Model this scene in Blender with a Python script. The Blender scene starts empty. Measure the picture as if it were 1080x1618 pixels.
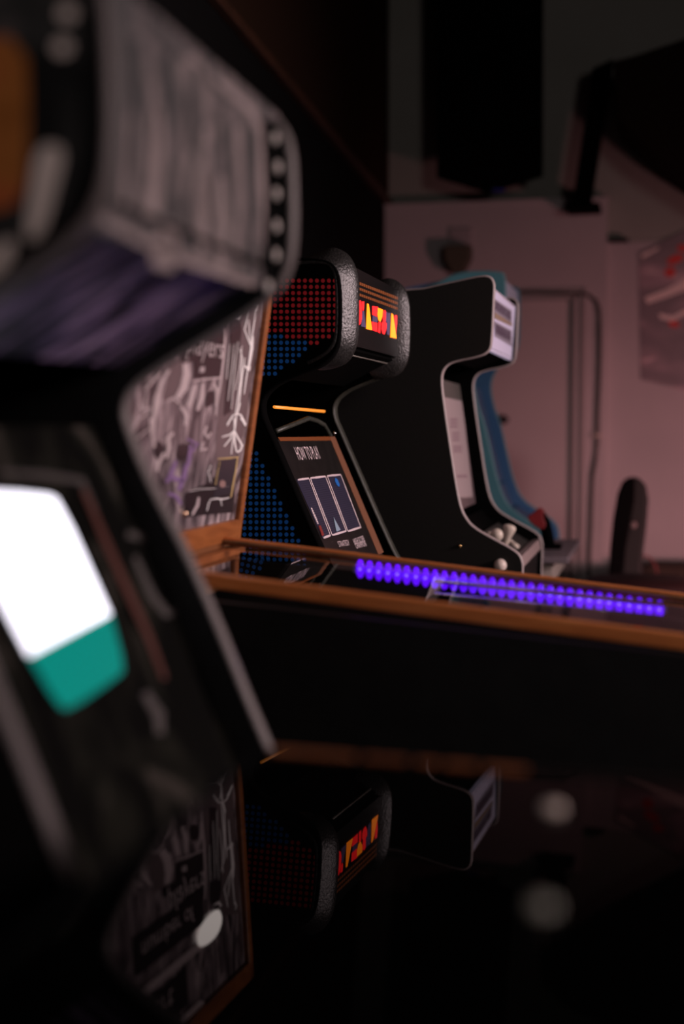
import bpy, bmesh, math, random
from mathutils import Vector, Matrix
random.seed(7)
S = bpy.context.scene
COL = S.collection
# ------------------------------------------------------------------ camera
CH = 1.28                                   # eye height above the floor
FPX = 50.0 / 36.0 * 1618.0
VX, VY = 1035.0, 672.0                      # where lines along +Y (down the row) meet
pitch = math.atan((809 - VY) / FPX)
yaw = math.atan((VX - 540) / FPX * math.cos(pitch))
CAM = Vector((0, 0, CH))
FW = Vector((-math.sin(yaw) * math.cos(pitch), math.cos(yaw) * math.cos(pitch), -math.sin(pitch)))
RT = Vector((math.cos(yaw), math.sin(yaw), 0))
UP = RT.cross(FW)
cd = bpy.data.cameras.new('camera')
cam = bpy.data.objects.new('camera', cd)
COL.objects.link(cam)
cam.location = CAM
cam.rotation_euler = (math.pi / 2 - pitch, 0, yaw)
cd.sensor_fit = 'VERTICAL'; cd.sensor_height = 36; cd.sensor_width = 24; cd.lens = 50
cd.clip_start = 0.02
cd.dof.use_dof = True
cd.dof.focus_distance = 2.85
cd.dof.aperture_fstop = 1.8
S.camera = cam
# ------------------------------------------------------------------ view
S.view_settings.view_transform = 'Standard'
S.view_settings.look = 'None'
S.view_settings.gamma = 1
S.view_settings.exposure = 0.0
w = bpy.data.worlds.new('world'); S.world = w
w.use_nodes = True
w.node_tree.nodes['Background'].inputs[0].default_value = (0.35, 0.33, 0.4, 1)
w.node_tree.nodes['Background'].inputs[1].default_value = 0.004


def lamp(name, kind, loc, target, color, power, size=1.0, **kw):
    l = bpy.data.lights.new(name, kind)
    l.color = color; l.energy = power
    if kind == 'AREA':
        l.shape = 'RECTANGLE'; l.size = size; l.size_y = kw.get('sy', size)
    if kind == 'SPOT':
        l.spot_size = math.radians(kw.get('angle', 60)); l.spot_blend = kw.get('blend', 1); l.shadow_soft_size = size
    if kind == 'POINT':
        l.shadow_soft_size = size
    o = bpy.data.objects.new(name, l); COL.objects.link(o)
    o.location = loc
    o.rotation_euler = (Vector(target) - Vector(loc)).to_track_quat('-Z', 'Y').to_euler()
    return o


# added fill lights out of frame, to the right and behind the camera
lamp('added_fill_rear', 'AREA', (1.9, -0.9, 2.2), (-0.6, 1.9, 1.3), (1.0, 0.80, 0.80), 22.0, 0.7)
al = lamp('added_fill_aisle', 'AREA', (2.7, 2.9, 2.0), (-0.6, 2.7, 1.15), (1.0, 0.77, 0.78), 30.0, 0.8)
al.data.spread = math.radians(95)
# added reddish spots without fixtures, washing the low part of the back wall
lamp('added_red_wash', 'SPOT', (2.2, 4.2, 0.6), (0.35, 7.2, 0.15), (1.0, 0.38, 0.42), 165, 0.15, angle=88)
lamp('added_door_wash', 'SPOT', (1.6, 2.6, 0.85), (-0.3, 7.2, 0.05), (1.0, 0.60, 0.61), 115, 0.2, angle=44)


# ------------------------------------------------------------------ tracing helpers
def ray(px, py):
    return FW + RT * ((px - 540) / FPX) + UP * ((809 - py) / FPX)


def onY(px, py, Y):
    r = ray(px, py); return CAM + r * (Y / r.y)


def onX(px, py, X):
    r = ray(px, py); return CAM + r * (X / r.x)


def onZ(px, py, Z):
    r = ray(px, py); return CAM + r * ((Z - CH) / r.z)


class Plane:
    def __init__(s, o, n): s.o = Vector(o); s.n = Vector(n).normalized()

    def at(s, px, py, lift=0):
        r = ray(px, py)
        t = (s.o - CAM).dot(s.n) / r.dot(s.n)
        return CAM + r * t + s.n * lift


# ------------------------------------------------------------------ mesh helpers
def link(name, bm, mat, parent=None, smooth=False, bevel=0):
    me = bpy.data.meshes.new(name)
    bmesh.ops.recalc_face_normals(bm, faces=bm.faces)
    bm.to_mesh(me); bm.free()
    for m in (mat if isinstance(mat, (list, tuple)) else [mat]): me.materials.append(m)
    if smooth:
        for p in me.polygons: p.use_smooth = True
    o = bpy.data.objects.new(name, me); COL.objects.link(o)
    if parent is not None:
        o.parent = parent
        o.matrix_parent_inverse = world_of(parent).inverted()
    if bevel:
        b = o.modifiers.new('bevel', 'BEVEL'); b.width = bevel; b.segments = 2; b.limit_method = 'ANGLE'
    return o


def link_split(name, bm, m, parent):
    seen = set(); bm.faces.ensure_lookup_table()
    for f in bm.faces:
        if f in seen: continue
        isl = [f]; seen.add(f); k = 0
        while k < len(isl):
            for e in isl[k].edges:
                for g in e.link_faces:
                    if g not in seen: seen.add(g); isl.append(g)
            k += 1
        nb_ = bmesh.new(); vm = {}
        for g in isl:
            for v in g.verts:
                if v not in vm: vm[v] = nb_.verts.new(v.co)
        for g in isl: nb_.faces.new([vm[v] for v in g.verts])
        link(name, nb_, m, parent)
    bm.free()


def world_of(o):
    m = o.matrix_basis.copy()
    if o.parent: m = world_of(o.parent) @ o.matrix_parent_inverse @ m
    return m


def thing(name, label, cat, loc, group=None):
    o = bpy.data.objects.new(name, None); COL.objects.link(o)
    o.location = loc; o.empty_display_size = .1
    return tag(o, label, cat, group)


def tag(o, label, cat, group=None):
    o['label'] = label; o['category'] = cat
    if group: o['group'] = group
    return o


def struct(name, bm, mat, parent=None, **k):
    o = link(name, bm, mat, parent, **k)
    if parent is None: o['kind'] = 'structure'
    return o


def box(bm, x0, x1, y0, y1, z0, z1, mi=0):
    r = bmesh.ops.create_cube(bm, size=1, matrix=Matrix.Translation(((x0 + x1) / 2, (y0 + y1) / 2, (z0 + z1) / 2)) @ Matrix.Diagonal((x1 - x0, y1 - y0, z1 - z0, 1)))
    for v in r['verts']:
        for f in v.link_faces: f.material_index = mi
    return bm


def boxo(x0, x1, y0, y1, z0, z1): return box(bmesh.new(), x0, x1, y0, y1, z0, z1)


def prism(bm, pts, vec, mi=0):
    """extrude the polygon pts (3D) by vec"""
    a = [bm.verts.new(p) for p in pts]; b = [bm.verts.new(Vector(p) + Vector(vec)) for p in pts]
    fs = [bm.faces.new(a), bm.faces.new(b[::-1])]
    n = len(a)
    for i in range(n): fs.append(bm.faces.new((a[i], b[i], b[(i + 1) % n], a[(i + 1) % n])))
    for f in fs: f.material_index = mi
    return bm


def tube(bm, pts, r, seg=8, mi=0, r_end=None, cap=True):
    pts = [Vector(p) for p in pts]; rings = []
    for i, p in enumerate(pts):
        d = (pts[min(i + 1, len(pts) - 1)] - pts[max(i - 1, 0)]).normalized()
        u = d.cross(Vector((0, 0, 1)))
        if u.length < .05: u = d.cross(Vector((0, 1, 0)))
        u.normalize(); v = d.cross(u)
        rr = r if r_end is None else r + (r_end - r) * i / (len(pts) - 1)
        rings.append([bm.verts.new(p + (u * math.cos(2 * math.pi * k / seg) + v * math.sin(2 * math.pi * k / seg)) * rr) for k in range(seg)])
    for a, b in zip(rings, rings[1:]):
        for k in range(seg):
            bm.faces.new((a[k], a[(k + 1) % seg], b[(k + 1) % seg], b[k])).material_index = mi
    if cap:
        bm.faces.new(rings[0][::-1]).material_index = mi; bm.faces.new(rings[-1]).material_index = mi
    return bm


def lathe(bm, base, axis, prof, seg=24):
    """prof = [(radius, height)...] about axis"""
    base = Vector(base); ax = Vector(axis).normalized()
    u = ax.orthogonal().normalized(); v = ax.cross(u); rings = []
    for r, h in prof:
        c = base + ax * h
        rings.append([bm.verts.new(c + (u * math.cos(2 * math.pi * k / seg) + v * math.sin(2 * math.pi * k / seg)) * max(r, 1e-5)) for k in range(seg)])
    for a, b in zip(rings, rings[1:]):
        for k in range(seg): bm.faces.new((a[k], a[(k + 1) % seg], b[(k + 1) % seg], b[k]))
    bm.faces.new(rings[0][::-1]); bm.faces.new(rings[-1])
    return bm


def ball_prof(r, h0=0.0, n=10): return [(r * math.sin(math.pi * i / n), h0 + r - r * math.cos(math.pi * i / n)) for i in range(n + 1)]


def round_poly(pts, it=2, keep=()):
    """Chaikin corner rounding of a closed list of 2-tuples, corners in keep stay sharp"""
    pts = [(p[0], p[1], i in keep) for i, p in enumerate(pts)]
    for _ in range(it):
        out = []; n = len(pts)
        for i in range(n):
            p, q = pts[i], pts[(i + 1) % n]
            out.append(p if p[2] else (p[0] * .75 + q[0] * .25, p[1] * .75 + q[1] * .25, False))
            if not q[2]: out.append((p[0] * .25 + q[0] * .75, p[1] * .25 + q[1] * .75, False))
        pts = out
    return [(p[0], p[1]) for p in pts]


# ------------------------------------------------------------------ materials
MATS = {}


def mat(name, col, rough=.5, spec=.5, metal=0, emit=None, es=0, coat=0, ior=None):
    if name in MATS: return MATS[name]
    m = bpy.data.materials.new(name); m.use_nodes = True
    b = m.node_tree.nodes['Principled BSDF']
    b.inputs['Base Color'].default_value = (*col, 1)
    b.inputs['Roughness'].default_value = rough
    b.inputs['Specular IOR Level'].default_value = spec
    b.inputs['Metallic'].default_value = metal
    if coat: b.inputs['Coat Weight'].default_value = coat; b.inputs['Coat Roughness'].default_value = .05
    if ior: b.inputs['IOR'].default_value = ior
    if emit: b.inputs['Emission Color'].default_value = (*emit, 1); b.inputs['Emission Strength'].default_value = es
    MATS[name] = m
    return m


def noisy(name, stops, scale=(1, 1, 1), detail=6, nscale=5, rough=.5, spec=.5, dist=0, kind='noise', bump=0, coord='Object', metal=0, rot=(0, 0, 0), emit=0, coat=0):
    """colour ramp over stretched noise / wave in object space"""
    m = mat(name, (.5, .5, .5), rough, spec, metal, coat=coat)
    nt = m.node_tree; N = nt.nodes; L = nt.links; b = N['Principled BSDF']
    tc = N.new('ShaderNodeTexCoord'); mp = N.new('ShaderNodeMapping'); mp.inputs['Scale'].default_value = scale; mp.inputs['Rotation'].default_value = rot
    L.new(tc.outputs[coord], mp.inputs[0])
    if kind == 'wave':
        t = N.new('ShaderNodeTexWave'); t.inputs['Scale'].default_value = nscale; t.inputs['Distortion'].default_value = dist; t.inputs['Detail'].default_value = detail
    elif kind == 'voronoi':
        t = N.new('ShaderNodeTexVoronoi'); t.inputs['Scale'].default_value = nscale
    else:
        t = N.new('ShaderNodeTexNoise'); t.inputs['Scale'].default_value = nscale; t.inputs['Detail'].default_value = detail; t.inputs['Distortion'].default_value = dist
    L.new(mp.outputs[0], t.inputs['Vector'])
    r = N.new('ShaderNodeValToRGB')
    el = r.color_ramp.elements
    while len(el) > 1: el.remove(el[0])
    el[0].position = stops[0][0]; el[0].color = (*stops[0][1], 1)
    for p, c in stops[1:]:
        e = el.new(p); e.color = (*c, 1)
    L.new(t.outputs[0], r.inputs[0]); L.new(r.outputs[0], b.inputs['Base Color'])
    if emit: L.new(r.outputs[0], b.inputs['Emission Color']); b.inputs['Emission Strength'].default_value = emit
    if bump:
        bp = N.new('ShaderNodeBump'); bp.inputs['Strength'].default_value = bump; bp.inputs['Distance'].default_value = .003
        L.new(t.outputs[0], bp.inputs['Height']); L.new(bp.outputs[0], b.inputs['Normal'])
    return m


BLK = noisy('black_laminate', [(.3, (.004, .004, .004)), (.8, (.008, .008, .0075))], nscale=30, rough=.55, spec=.25)
BLK_IN = mat('black_paint_matte', (.0022, .0022, .0022), .9, .03)
DK = noisy('black_side_vinyl', [(.3, (.007, .0066, .0055)), (.75, (.013, .012, .010))], nscale=260, rough=.65, spec=.25, bump=.15)
TM_PINK = mat('pale_t_molding', (.46, .38, .37), .35, .5)
TM_GREY = mat('grey_t_molding', (.36, .33, .30), .35, .5)
TM_DARK = noisy('dark_green_grey_edge', [(.3, (.025, .026, .019)), (.7, (.055, .056, .043))], nscale=60, rough=.5)
BOLSTER = noisy('textured_dark_bolster', [(.3, (.010, .0092, .0088)), (.7, (.032, .030, .028))], nscale=240, detail=2, rough=.38, spec=.6, bump=.45)
WOOD = noisy('orange_brown_wood', [(.25, (.20, .06, .016)), (.5, (.34, .11, .03)), (.75, (.43, .155, .048))], scale=(1, 1, 6), nscale=9, dist=1.2, rough=.33, spec=.5)
WOOD_X = noisy('rail_wood', [(.25, (.42, .12, .03)), (.55, (.62, .2, .055)), (.8, (.72, .28, .09))], scale=(1.2, 12, 12), nscale=7, dist=.8, rough=.35, spec=.5)
WOOD_DK = noisy('dark_ledge_wood', [(.3, (.10, .045, .018)), (.7, (.24, .11, .045))], scale=(4, 1, 10), nscale=8, rough=.4)
PALE = mat('cream_plastic', (.72, .62, .52), .25, .6)
BRASS = mat('brass', (.9, .55, .25), .2, .5, 1)
CHROME = mat('worn_chrome', (.8, .8, .8), .15, .5, 1)


def glass_mat(name, tint=(1, 1, 1), boost=1.0, rough=0.0):
    m = bpy.data.materials.new(name); m.use_nodes = True
    nt = m.node_tree; N = nt.nodes; L = nt.links; N.clear()
    out = N.new('ShaderNodeOutputMaterial'); mx = N.new('ShaderNodeMixShader')
    tr = N.new('ShaderNodeBsdfTransparent'); tr.inputs[0].default_value = (*tint, 1)
    gl = N.new('ShaderNodeBsdfAnisotropic') if False else N.new('ShaderNodeBsdfGlossy')
    gl.inputs['Roughness'].default_value = rough
    fr = N.new('ShaderNodeFresnel'); fr.inputs['IOR'].default_value = 1.5
    g = N.new('ShaderNodeNewGeometry'); sub = N.new('ShaderNodeMath'); sub.operation = 'SUBTRACT'; sub.inputs[0].default_value = 1
    L.new(g.outputs['Backfacing'], sub.inputs[1])
    mu = N.new('ShaderNodeMath'); mu.operation = 'MULTIPLY'; L.new(fr.outputs[0], mu.inputs[0]); L.new(sub.outputs[0], mu.inputs[1])
    mu2 = N.new('ShaderNodeMath'); mu2.operation = 'MULTIPLY'; mu2.use_clamp = True; mu2.inputs[1].default_value = boost; L.new(mu.outputs[0], mu2.inputs[0])
    L.new(mu2.outputs[0], mx.inputs[0]); L.new(tr.outputs[0], mx.inputs[1]); L.new(gl.outputs[0], mx.inputs[2]); L.new(mx.outputs[0], out.inputs[0])
    return m


GLASS = glass_mat('clear_glass')
WALL = noisy('wall_paint', [(.3, (.50, .47, .46)), (.7, (.56, .52, .51))], nscale=3, rough=.75, spec=.25)
WALL_UP = noisy('wall_paint_upper', [(.3, (.33, .35, .30)), (.7, (.38, .40, .35))], nscale=2, rough=.8, spec=.2)
DARKWALL = mat('black_wall_paint', (.006, .006, .006), .9, .1)
BROWNWALL = mat('brown_wall_paint', (.035, .018, .011), .9, .05)

# ------------------------------------------------------------------ the room
YB = 7.2                                    # back wall
XL = -1.36
ZC = 3.7
zl = onY(800, 322, YB).z                    # the ledge on the back wall
xr = onY(957, 500, YB).x                    # right end of the boxed-out panel
struct('floor', boxo(-1.6, 3.2, -2.6, YB + .25, -.05, 0), noisy('dark_floor', [(.3, (.018, .013, .012)), (.7, (.035, .026, .022))], nscale=4, rough=.5))
struct('ceiling', boxo(-1.6, 3.2, -2.6, YB + .25, ZC, ZC + .05), BLK_IN)
struct('wall_back', boxo(-1.5, 3.1, YB + .05, YB + .2, 0, ZC), WALL_UP)
struct('wall_left', boxo(XL - .12, XL, -2.5, YB + .05, 0, ZC), DARKWALL)
struct('wall_right', boxo(3.0, 3.12, -2.5, YB + .05, 0, ZC), DARKWALL)
struct('wall_front', boxo(-1.5, 3.1, -2.6, -2.5, 0, ZC), DARKWALL)
# upper brown part of the left wall and the sloping trim along its lower edge
a = onY(634, 318, YB); b0 = onX(345, 4, XL + .012)
bu = bmesh.new()
zA = a.z; zB = b0.z
y1 = b0.y
slope = (zB - zA) / (YB - y1)
zfar = zA; znear = zA + slope * (YB - (-2.4))
prism(bu, [(XL, -2.4, znear), (XL, YB + .04, zfar), (XL, YB + .04, ZC - .01), (XL, -2.4, ZC - .01)], (.012, 0, 0))
struct('wall_left_upper', bu, BROWNWALL)
bt = bmesh.new()
prism(bt, [(XL, -2.4, znear - .025), (XL, YB + .04, zfar - .025), (XL, YB + .04, zfar + .012), (XL, -2.4, znear + .012)], (.035, 0, 0))
struct('trim_1', bt, noisy('trim_wood', [(.3, (.05, .02, .01)), (.7, (.08, .03, .015))], nscale=8, rough=.5), bevel=.004)
# boxed-out lower panel
xd0, xd1 = onY(745, 600, YB).x, onY(905, 600, YB).x
zd = onY(870, 474, YB).z
pl = bmesh.new()
box(pl, XL + .005, xd0, YB - .03, YB + .05, 0, zl)
box(pl, xd1, xr, YB - .03, YB + .05, 0, zl)
box(pl, xd0, xd1, YB - .03, YB + .05, zd, zl)
box(pl, xr, 3.0, YB + .042, YB + .05, 0, onY(980, 383, YB + .045).z)
struct('wall_back_panel', pl, WALL)
tr = bmesh.new()
box(tr, XL + .005, xr + .01, YB - .045, YB + .05, zl, zl + .012)
struct('trim_2', tr, WALL)
# the door
dm = noisy('door_paint', [(.3, (.52, .47, .46)), (.7, (.57, .52, .5))], nscale=2, rough=.6, spec=.3)
door = struct('door_1', boxo(xd0 + .002, xd1 - .002, YB - .018, YB + .045, 0, zd - .002), dm, bevel=.003)
kx = onY(797, 663, YB)
o = link('door_knob', lathe(bmesh.new(), (kx.x, YB - .018, kx.z), (0, -1, 0), [(.022, 0), (.022, .006), (.009, .012), (.009, .03), (.021, .038), (.024, .05), (.018, .06), (.001, .063)]), mat('black_metal', (.012, .012, .012), .4), door, smooth=True)
fr = bmesh.new()
for xa, xb in ((xd1, xd1 + .014), (onY(918, 600, YB).x, onY(924, 600, YB).x)):
    box(fr, xa, xb, YB - .05, YB - .03, 0, zd + (.02 if xa == xd1 else .045))
box(fr, xd0 - .02, xd1 + .014, YB - .05, YB - .03, zd, zd + .018)
box(fr, xd0 - .04, onY(924, 600, YB).x, YB - .05, YB - .03, zd + .034, zd + .048)
struct('trim_3', fr, mat('door_casing', (.40, .37, .355), .6))
# black cable round the door
ca = [onY(x, y, YB - .045) for x, y in [(815, 461), (850, 461), (885, 462), (915, 464), (930, 467), (941, 475), (946, 490), (947, 515), (947, 560), (946, 600), (944, 650), (943, 700), (940, 730), (936, 750), (934, 790), (933, 830), (931, 870), (930, 912), (929, 960), (929, 1040)]]
tag(link('wall_cable', tube(bmesh.new(), ca, .0085), mat('black_cable', (.075, .07, .06), .6), smooth=True), 'black cable running over and down beside the pale door', 'cable')
tag(link('cable_clip', boxo(*(lambda p: (p.x - .02, p.x + .02, YB - .062, YB - .03, p.z - .006, p.z + .006))(onY(943, 688, YB - .045))), PALE), 'small pale clip holding the black cable to the wall', 'clip')
# small black mark on wall, wall unit with drab cloth
p = onY(978, 381, YB + .03)
tag(link('wall_bracket', boxo(p.x - .045, p.x + .045, YB - .02, YB + .05, p.z - .008, p.z + .008), BLK), 'small flat black bracket on the wall right of the panel', 'bracket')
wu = thing('wall_light', 'unlit square wall light with olive shade above the blue cabinet', 'wall light', onY(727, 395, YB))
p0, p1 = onY(712, 362, YB), onY(746, 398, YB)
link('back_plate', boxo(p0.x, p1.x, YB - .045, YB - .03, p1.z, p0.z), mat('grey_plate', (.40, .37, .37), .6), wu, bevel=.004)
p0, p1 = onY(706, 392, YB), onY(748, 412, YB); p2 = onY(727, 436, YB)
bm = bmesh.new()
prism(bm, [(p0.x, YB - .13, p0.z), (p1.x, YB - .13, p0.z), (p1.x, YB - .13, p1.z), (p2.x + .03, YB - .13, p2.z), (p2.x - .03, YB - .13, p2.z), (p0.x, YB - .13, p1.z)], (0, .09, 0))
link('lamp_shade', bm, mat('olive_shade', (.095, .085, .055), .7), wu, bevel=.01)

# hanging banner
YN = 6.9
bp = [onY(x, y, YN) for x, y in [(688, 20), (690, 281), (770, 305), (857, 279), (857, 20)]]
bp = [(p.x, YN, p.z) for p in bp]
bp[0] = (bp[0][0], YN, 3.6); bp[4] = (bp[4][0], YN, 3.6)
bn = thing('hanging_banner', 'wide black banner with a pointed lower edge hanging before the wall', 'banner', (bp[2][0], YN, bp[2][2]))
link('cloth', prism(bmesh.new(), bp, (0, .012, 0)), mat('black_cloth', (.003, .003, .003), .95, .05), bn)
link('rod', tube(bmesh.new(), [(bp[0][0] - .05, YN + .006, 3.6), (bp[4][0] + .05, YN + .006, 3.6)], .016), BLK, bn, smooth=True)
q = onY(790, 301, YN)
link('hem_patch', boxo(q.x - .035, q.x + .02, YN - .003, YN + .0, q.z - .005, q.z + .008), mat('blue_patch', (.03, .03, .4), .6), bn)
# black slanting strut
sp = [onY(x, y, 6.95) for x, y in [(936, 108), (968, 92), (932, 326), (903, 326)]]
st = thing('slanting_strut', 'thick black strut slanting down to the wall ledge', 'strut', sp[2])
link('beam', prism(bmesh.new(), sp, (0, .1, 0)), BLK_IN, st, bevel=.004)
f0 = onY(917, 325, 6.95)
link('foot', boxo(f0.x - .07, f0.x + .09, 6.93, 7.15, f0.z - .015, f0.z + .012), BLK_IN, st, bevel=.004)
# sloping dark soffit at the top right
sf = [onY(x, y, 6.6) for x, y in [(968, 96), (1000, 88), (1200, 20), (1200, 350), (1080, 276), (1040, 250), (975, 190)]]
struct('ceiling_soffit', prism(bmesh.new(), sf, (0, .5, 0)), mat('soffit_paint', (.022, .014, .011), .9, .05), bevel=.01)
# streaky framed poster at the right wall end
YP = YB + .037
pp = [onY(x, y, YP) for x, y in [(1008, 398), (1180, 320), (1180, 640), (1012, 600)]]
po = thing('shiny_poster', 'shiny streaked poster with red and white patches at right edge', 'poster', (pp[3].x, YP, 0))
m_po = noisy('poster_streaks', [(.44, (.26, .21, .22)), (.56, (.36, .28, .29)), (.64, (.5, .35, .38)), (.72, (.8, .66, .6))], scale=(1.0, 1, 2.6), rot=(0, .5, 0), nscale=3.0, detail=2, dist=.8, rough=.3)
link('sheet', prism(bmesh.new(), pp, (0, .003, 0)), m_po, po)
bm = bmesh.new()
for (x, y, rx, ry, an) in [(1066, 410, 14, 7, -.4), (1058, 430, 9, 8, -.3), (1078, 392, 9, 6, 0), (1064, 512, 9, 5, .2)]:
    prism(bm, [onY(x + rx * math.cos(t) * math.cos(an) - ry * math.sin(t) * math.sin(an), y + rx * math.cos(t) * math.sin(an) + ry * math.sin(t) * math.cos(an), YP - .002) for t in [k * math.pi / 8 for k in range(16)]], (0, .002, 0))
link_split('red_patch', bm, mat('poster_red', (.75, .05, .04), .4), po)
bm = bmesh.new()
for pts in ([(1018, 470), (1050, 458), (1085, 438), (1120, 425), (1120, 445), (1085, 458), (1052, 470), (1022, 480)], [(1040, 495), (1062, 500), (1090, 484), (1090, 492), (1062, 508), (1042, 503)], [(1012, 402), (1040, 390), (1040, 394), (1014, 408)]):
    prism(bm, [onY(x, y, YP - .002) for x, y in pts], (0, .002, 0))
link_split('pale_streak', bm, mat('poster_pale', (.95, .8, .72), .4), po)


# ------------------------------------------------------------------ arcade cabinet builder
class Cab:
    def __init__(s, name, label, prof_px, yref, y0, y1, back_x, side_mat, trim_mat, trim_w=.02, keep=(), rnd=2, trim=True, side_t=.02, floor_x=None):
        s.y0, s.y1, s.t = y0, y1, side_t
        pts = [onY(x, y, yref) for x, y in prof_px]
        s.pts = [(p.x, p.z) for p in pts]
        fx = floor_x if floor_x is not None else s.pts[-1][0] - .03
        s.fx = fx
        prof = s.pts + [(fx, .0), (back_x, .0), (back_x, s.pts[0][1])]
        n = len(prof)
        s.prof = round_poly(prof, rnd, keep=set(keep) | {n - 3, n - 2})
        s.root = thing(name, label, 'arcade machine', ((fx + back_x) / 2, (y0 + y1) / 2, 0))
        s.sides = []
        for ya in (y0, y1 - side_t):
            so = link('side_panel', prism(bmesh.new(), [(x, ya, z) for x, z in s.prof], (0, side_t, 0)), side_mat, s.root)
            if trim: link('edge_trim', s.edge(ya + side_t / 2, trim_w), trim_mat, so, smooth=True)
            s.sides.append(so)
        s.back_x = back_x

    def edge(s, yc, wd, h=.004):
        bm = bmesh.new(); P = s.prof; n = len(P); rings = []; base = []
        for i in range(n):
            a, b = P[i - 1], P[(i + 1) % n]
            d = Vector((b[0] - a[0], b[1] - a[1])).normalized(); nn = Vector((-d.y, d.x))
            cs = [(-.001, -wd / 2), (h * .6, -wd / 2), (h, -wd * .25), (h, wd * .25), (h * .6, wd / 2), (-.001, wd / 2)]
            rings.append([bm.verts.new((P[i][0] + nn.x * e, yc + yy, P[i][1] + nn.y * e)) for e, yy in cs])
        for i in range(n):
            if P[i][1] < .02 and P[(i + 1) % n][1] < .02: continue
            A, B = rings[i], rings[(i + 1) % n]
            for k in range(5): bm.faces.new((A[k], B[k], B[k + 1], A[k + 1]))
        return bm

    def slab(s, name, p, q, recess, m, th=.012, parent=None, y0=None, y1=None, **k):
        """board between two profile points (X,Z), set in from the side's edge"""
        p, q = Vector(p), Vector(q); d = (q - p).normalized(); inn = Vector((d.y, -d.x))
        a, b = p + inn * recess, q + inn * recess
        ya = s.y0 + s.t if y0 is None else y0; yb = s.y1 - s.t if y1 is None else y1
        bm = prism(bmesh.new(), [(a.x, ya, a.y), (b.x, ya, b.y), (b.x + inn.x * th, ya, b.y + inn.y * th), (a.x + inn.x * th, ya, a.y + inn.y * th)], (0, yb - ya, 0))
        o = link(name, bm, m, parent or s.root, **k)
        pl = Plane((a.x, ya, a.y), (-inn.x, 0, -inn.y))
        return o, pl


def px_shape(bm, plane, pts, lift=.0006, th=.0006, mi=0):
    return prism(bm, [plane.at(x, y, lift) for x, y in pts], plane.n * -th, mi)


def stroke(bm, plane, pts, wpx, lift=.0008, mi=0):
    """flat painted line through pixel points on a plane, tapered"""
    P = [Vector(p) for p in pts]; L = []; R = []
    n = len(P)
    for i, p in enumerate(P):
        d = (P[min(i + 1, n - 1)] - P[max(i - 1, 0)]).normalized(); nn = Vector((-d.y, d.x))
        ww = wpx * .5 * (.45 + .55 * math.sin(math.pi * (i + .5) / n))
        L.append(p + nn * ww); R.append(p - nn * ww)
    for i in range(n - 1):
        vs = [bm.verts.new(plane.at(q[0], q[1], lift)) for q in (L[i], L[i + 1], R[i + 1], R[i])]
        try: bm.faces.new(vs).material_index = mi
        except ValueError: pass


def text_mesh(txt, size, xscale=1.0, weight=0.0):
    c = bpy.data.curves.new('t', 'FONT'); c.body = txt; c.size = size; c.offset = weight
    o = bpy.data.objects.new('t', c); COL.objects.link(o)
    dg = bpy.context.evaluated_depsgraph_get(); dg.update()
    me = bpy.data.meshes.new_from_object(o.evaluated_get(dg))
    bpy.data.objects.remove(o); 
    bm = bmesh.new(); bm.from_mesh(me); bpy.data.meshes.remove(me)
    for v in bm.verts: v.co.x *= xscale
    return bm


def put_text(name, txt, origin, right, up, height, width, m, parent, lift=.0012, weight=0.0):
    bm = text_mesh(txt, 1.0, weight=weight)
    xs = [v.co.x for v in bm.verts]; ys = [v.co.y for v in bm.verts]
    x0, x1, yy0, yy1 = min(xs), max(xs), min(ys), max(ys)
    nrm = Vector(right).normalized().cross(Vector(up).normalized())
    for v in bm.verts:
        u = (v.co.x - x0) / (x1 - x0) * width; t = (v.co.y - yy0) / (yy1 - yy0) * height
        v.co = Vector(origin) + Vector(right).normalized() * u + Vector(up).normalized() * t + nrm * lift
    return link(name, bm, m, parent)


# ================================================================== A  nearest cabinet (out of focus, left)
YA0, YA1 = 0.885, 1.385
A = Cab('arcade_cabinet', 'nearest arcade cabinet, grey art on header and glowing white screen', [(300, 192), (395, 182), (436, 187), (461, 222), (466, 300), (466, 380), (459, 428), (434, 470), (330, 535), (262, 575), (212, 612), (200, 645), (205, 675), (240, 762), (314, 900), (430, 1190), (462, 1240), (520, 1300), (524, 1345)],
        YA1, YA0, YA1, -1.15, BLK, mat('worn_grey_molding', (.20, .175, .168), .45, .35), keep=())
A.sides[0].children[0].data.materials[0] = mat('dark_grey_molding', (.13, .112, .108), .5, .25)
def AX(x, y): p = onY(x, y, YA1); return (p.x, p.z)
m_art = noisy('header_art_print', [(.38, (.008, .008, .007)), (.46, (.045, .038, .037)), (.54, (.12, .092, .095)), (.68, (.25, .2, .185))], scale=(1, 4.0, 1.3), nscale=9, detail=4, dist=2.2, rough=.5)
mq, plM = A.slab('marquee', AX(455, 188), AX(450, 462), .004, m_art)
# black strip with white studs at the far end of the header
bm = bmesh.new()
px_shape(bm, plM, [(412, 188), (452, 196), (457, 300), (452, 420), (438, 466), (414, 452), (418, 300)], .001, .001)
link('black_border', bm, BLK_IN, mq)
for x, y, ry in [(432, 218, 11), (436, 264, 11), (434, 306, 12), (434, 357, 12), (433, 403, 14), (421, 452, 9), (404, 150, 8)][:6]:
    c = plM.at(x, y, .0)
    bm = lathe(bmesh.new(), c, plM.n, [(.006, 0), (.006, .002), (.004, .0035), (.001, .004)], 16)
    link('white_stud', bm, mat('stud_white', (.85, .78, .72), .35), mq, smooth=True)
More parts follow.
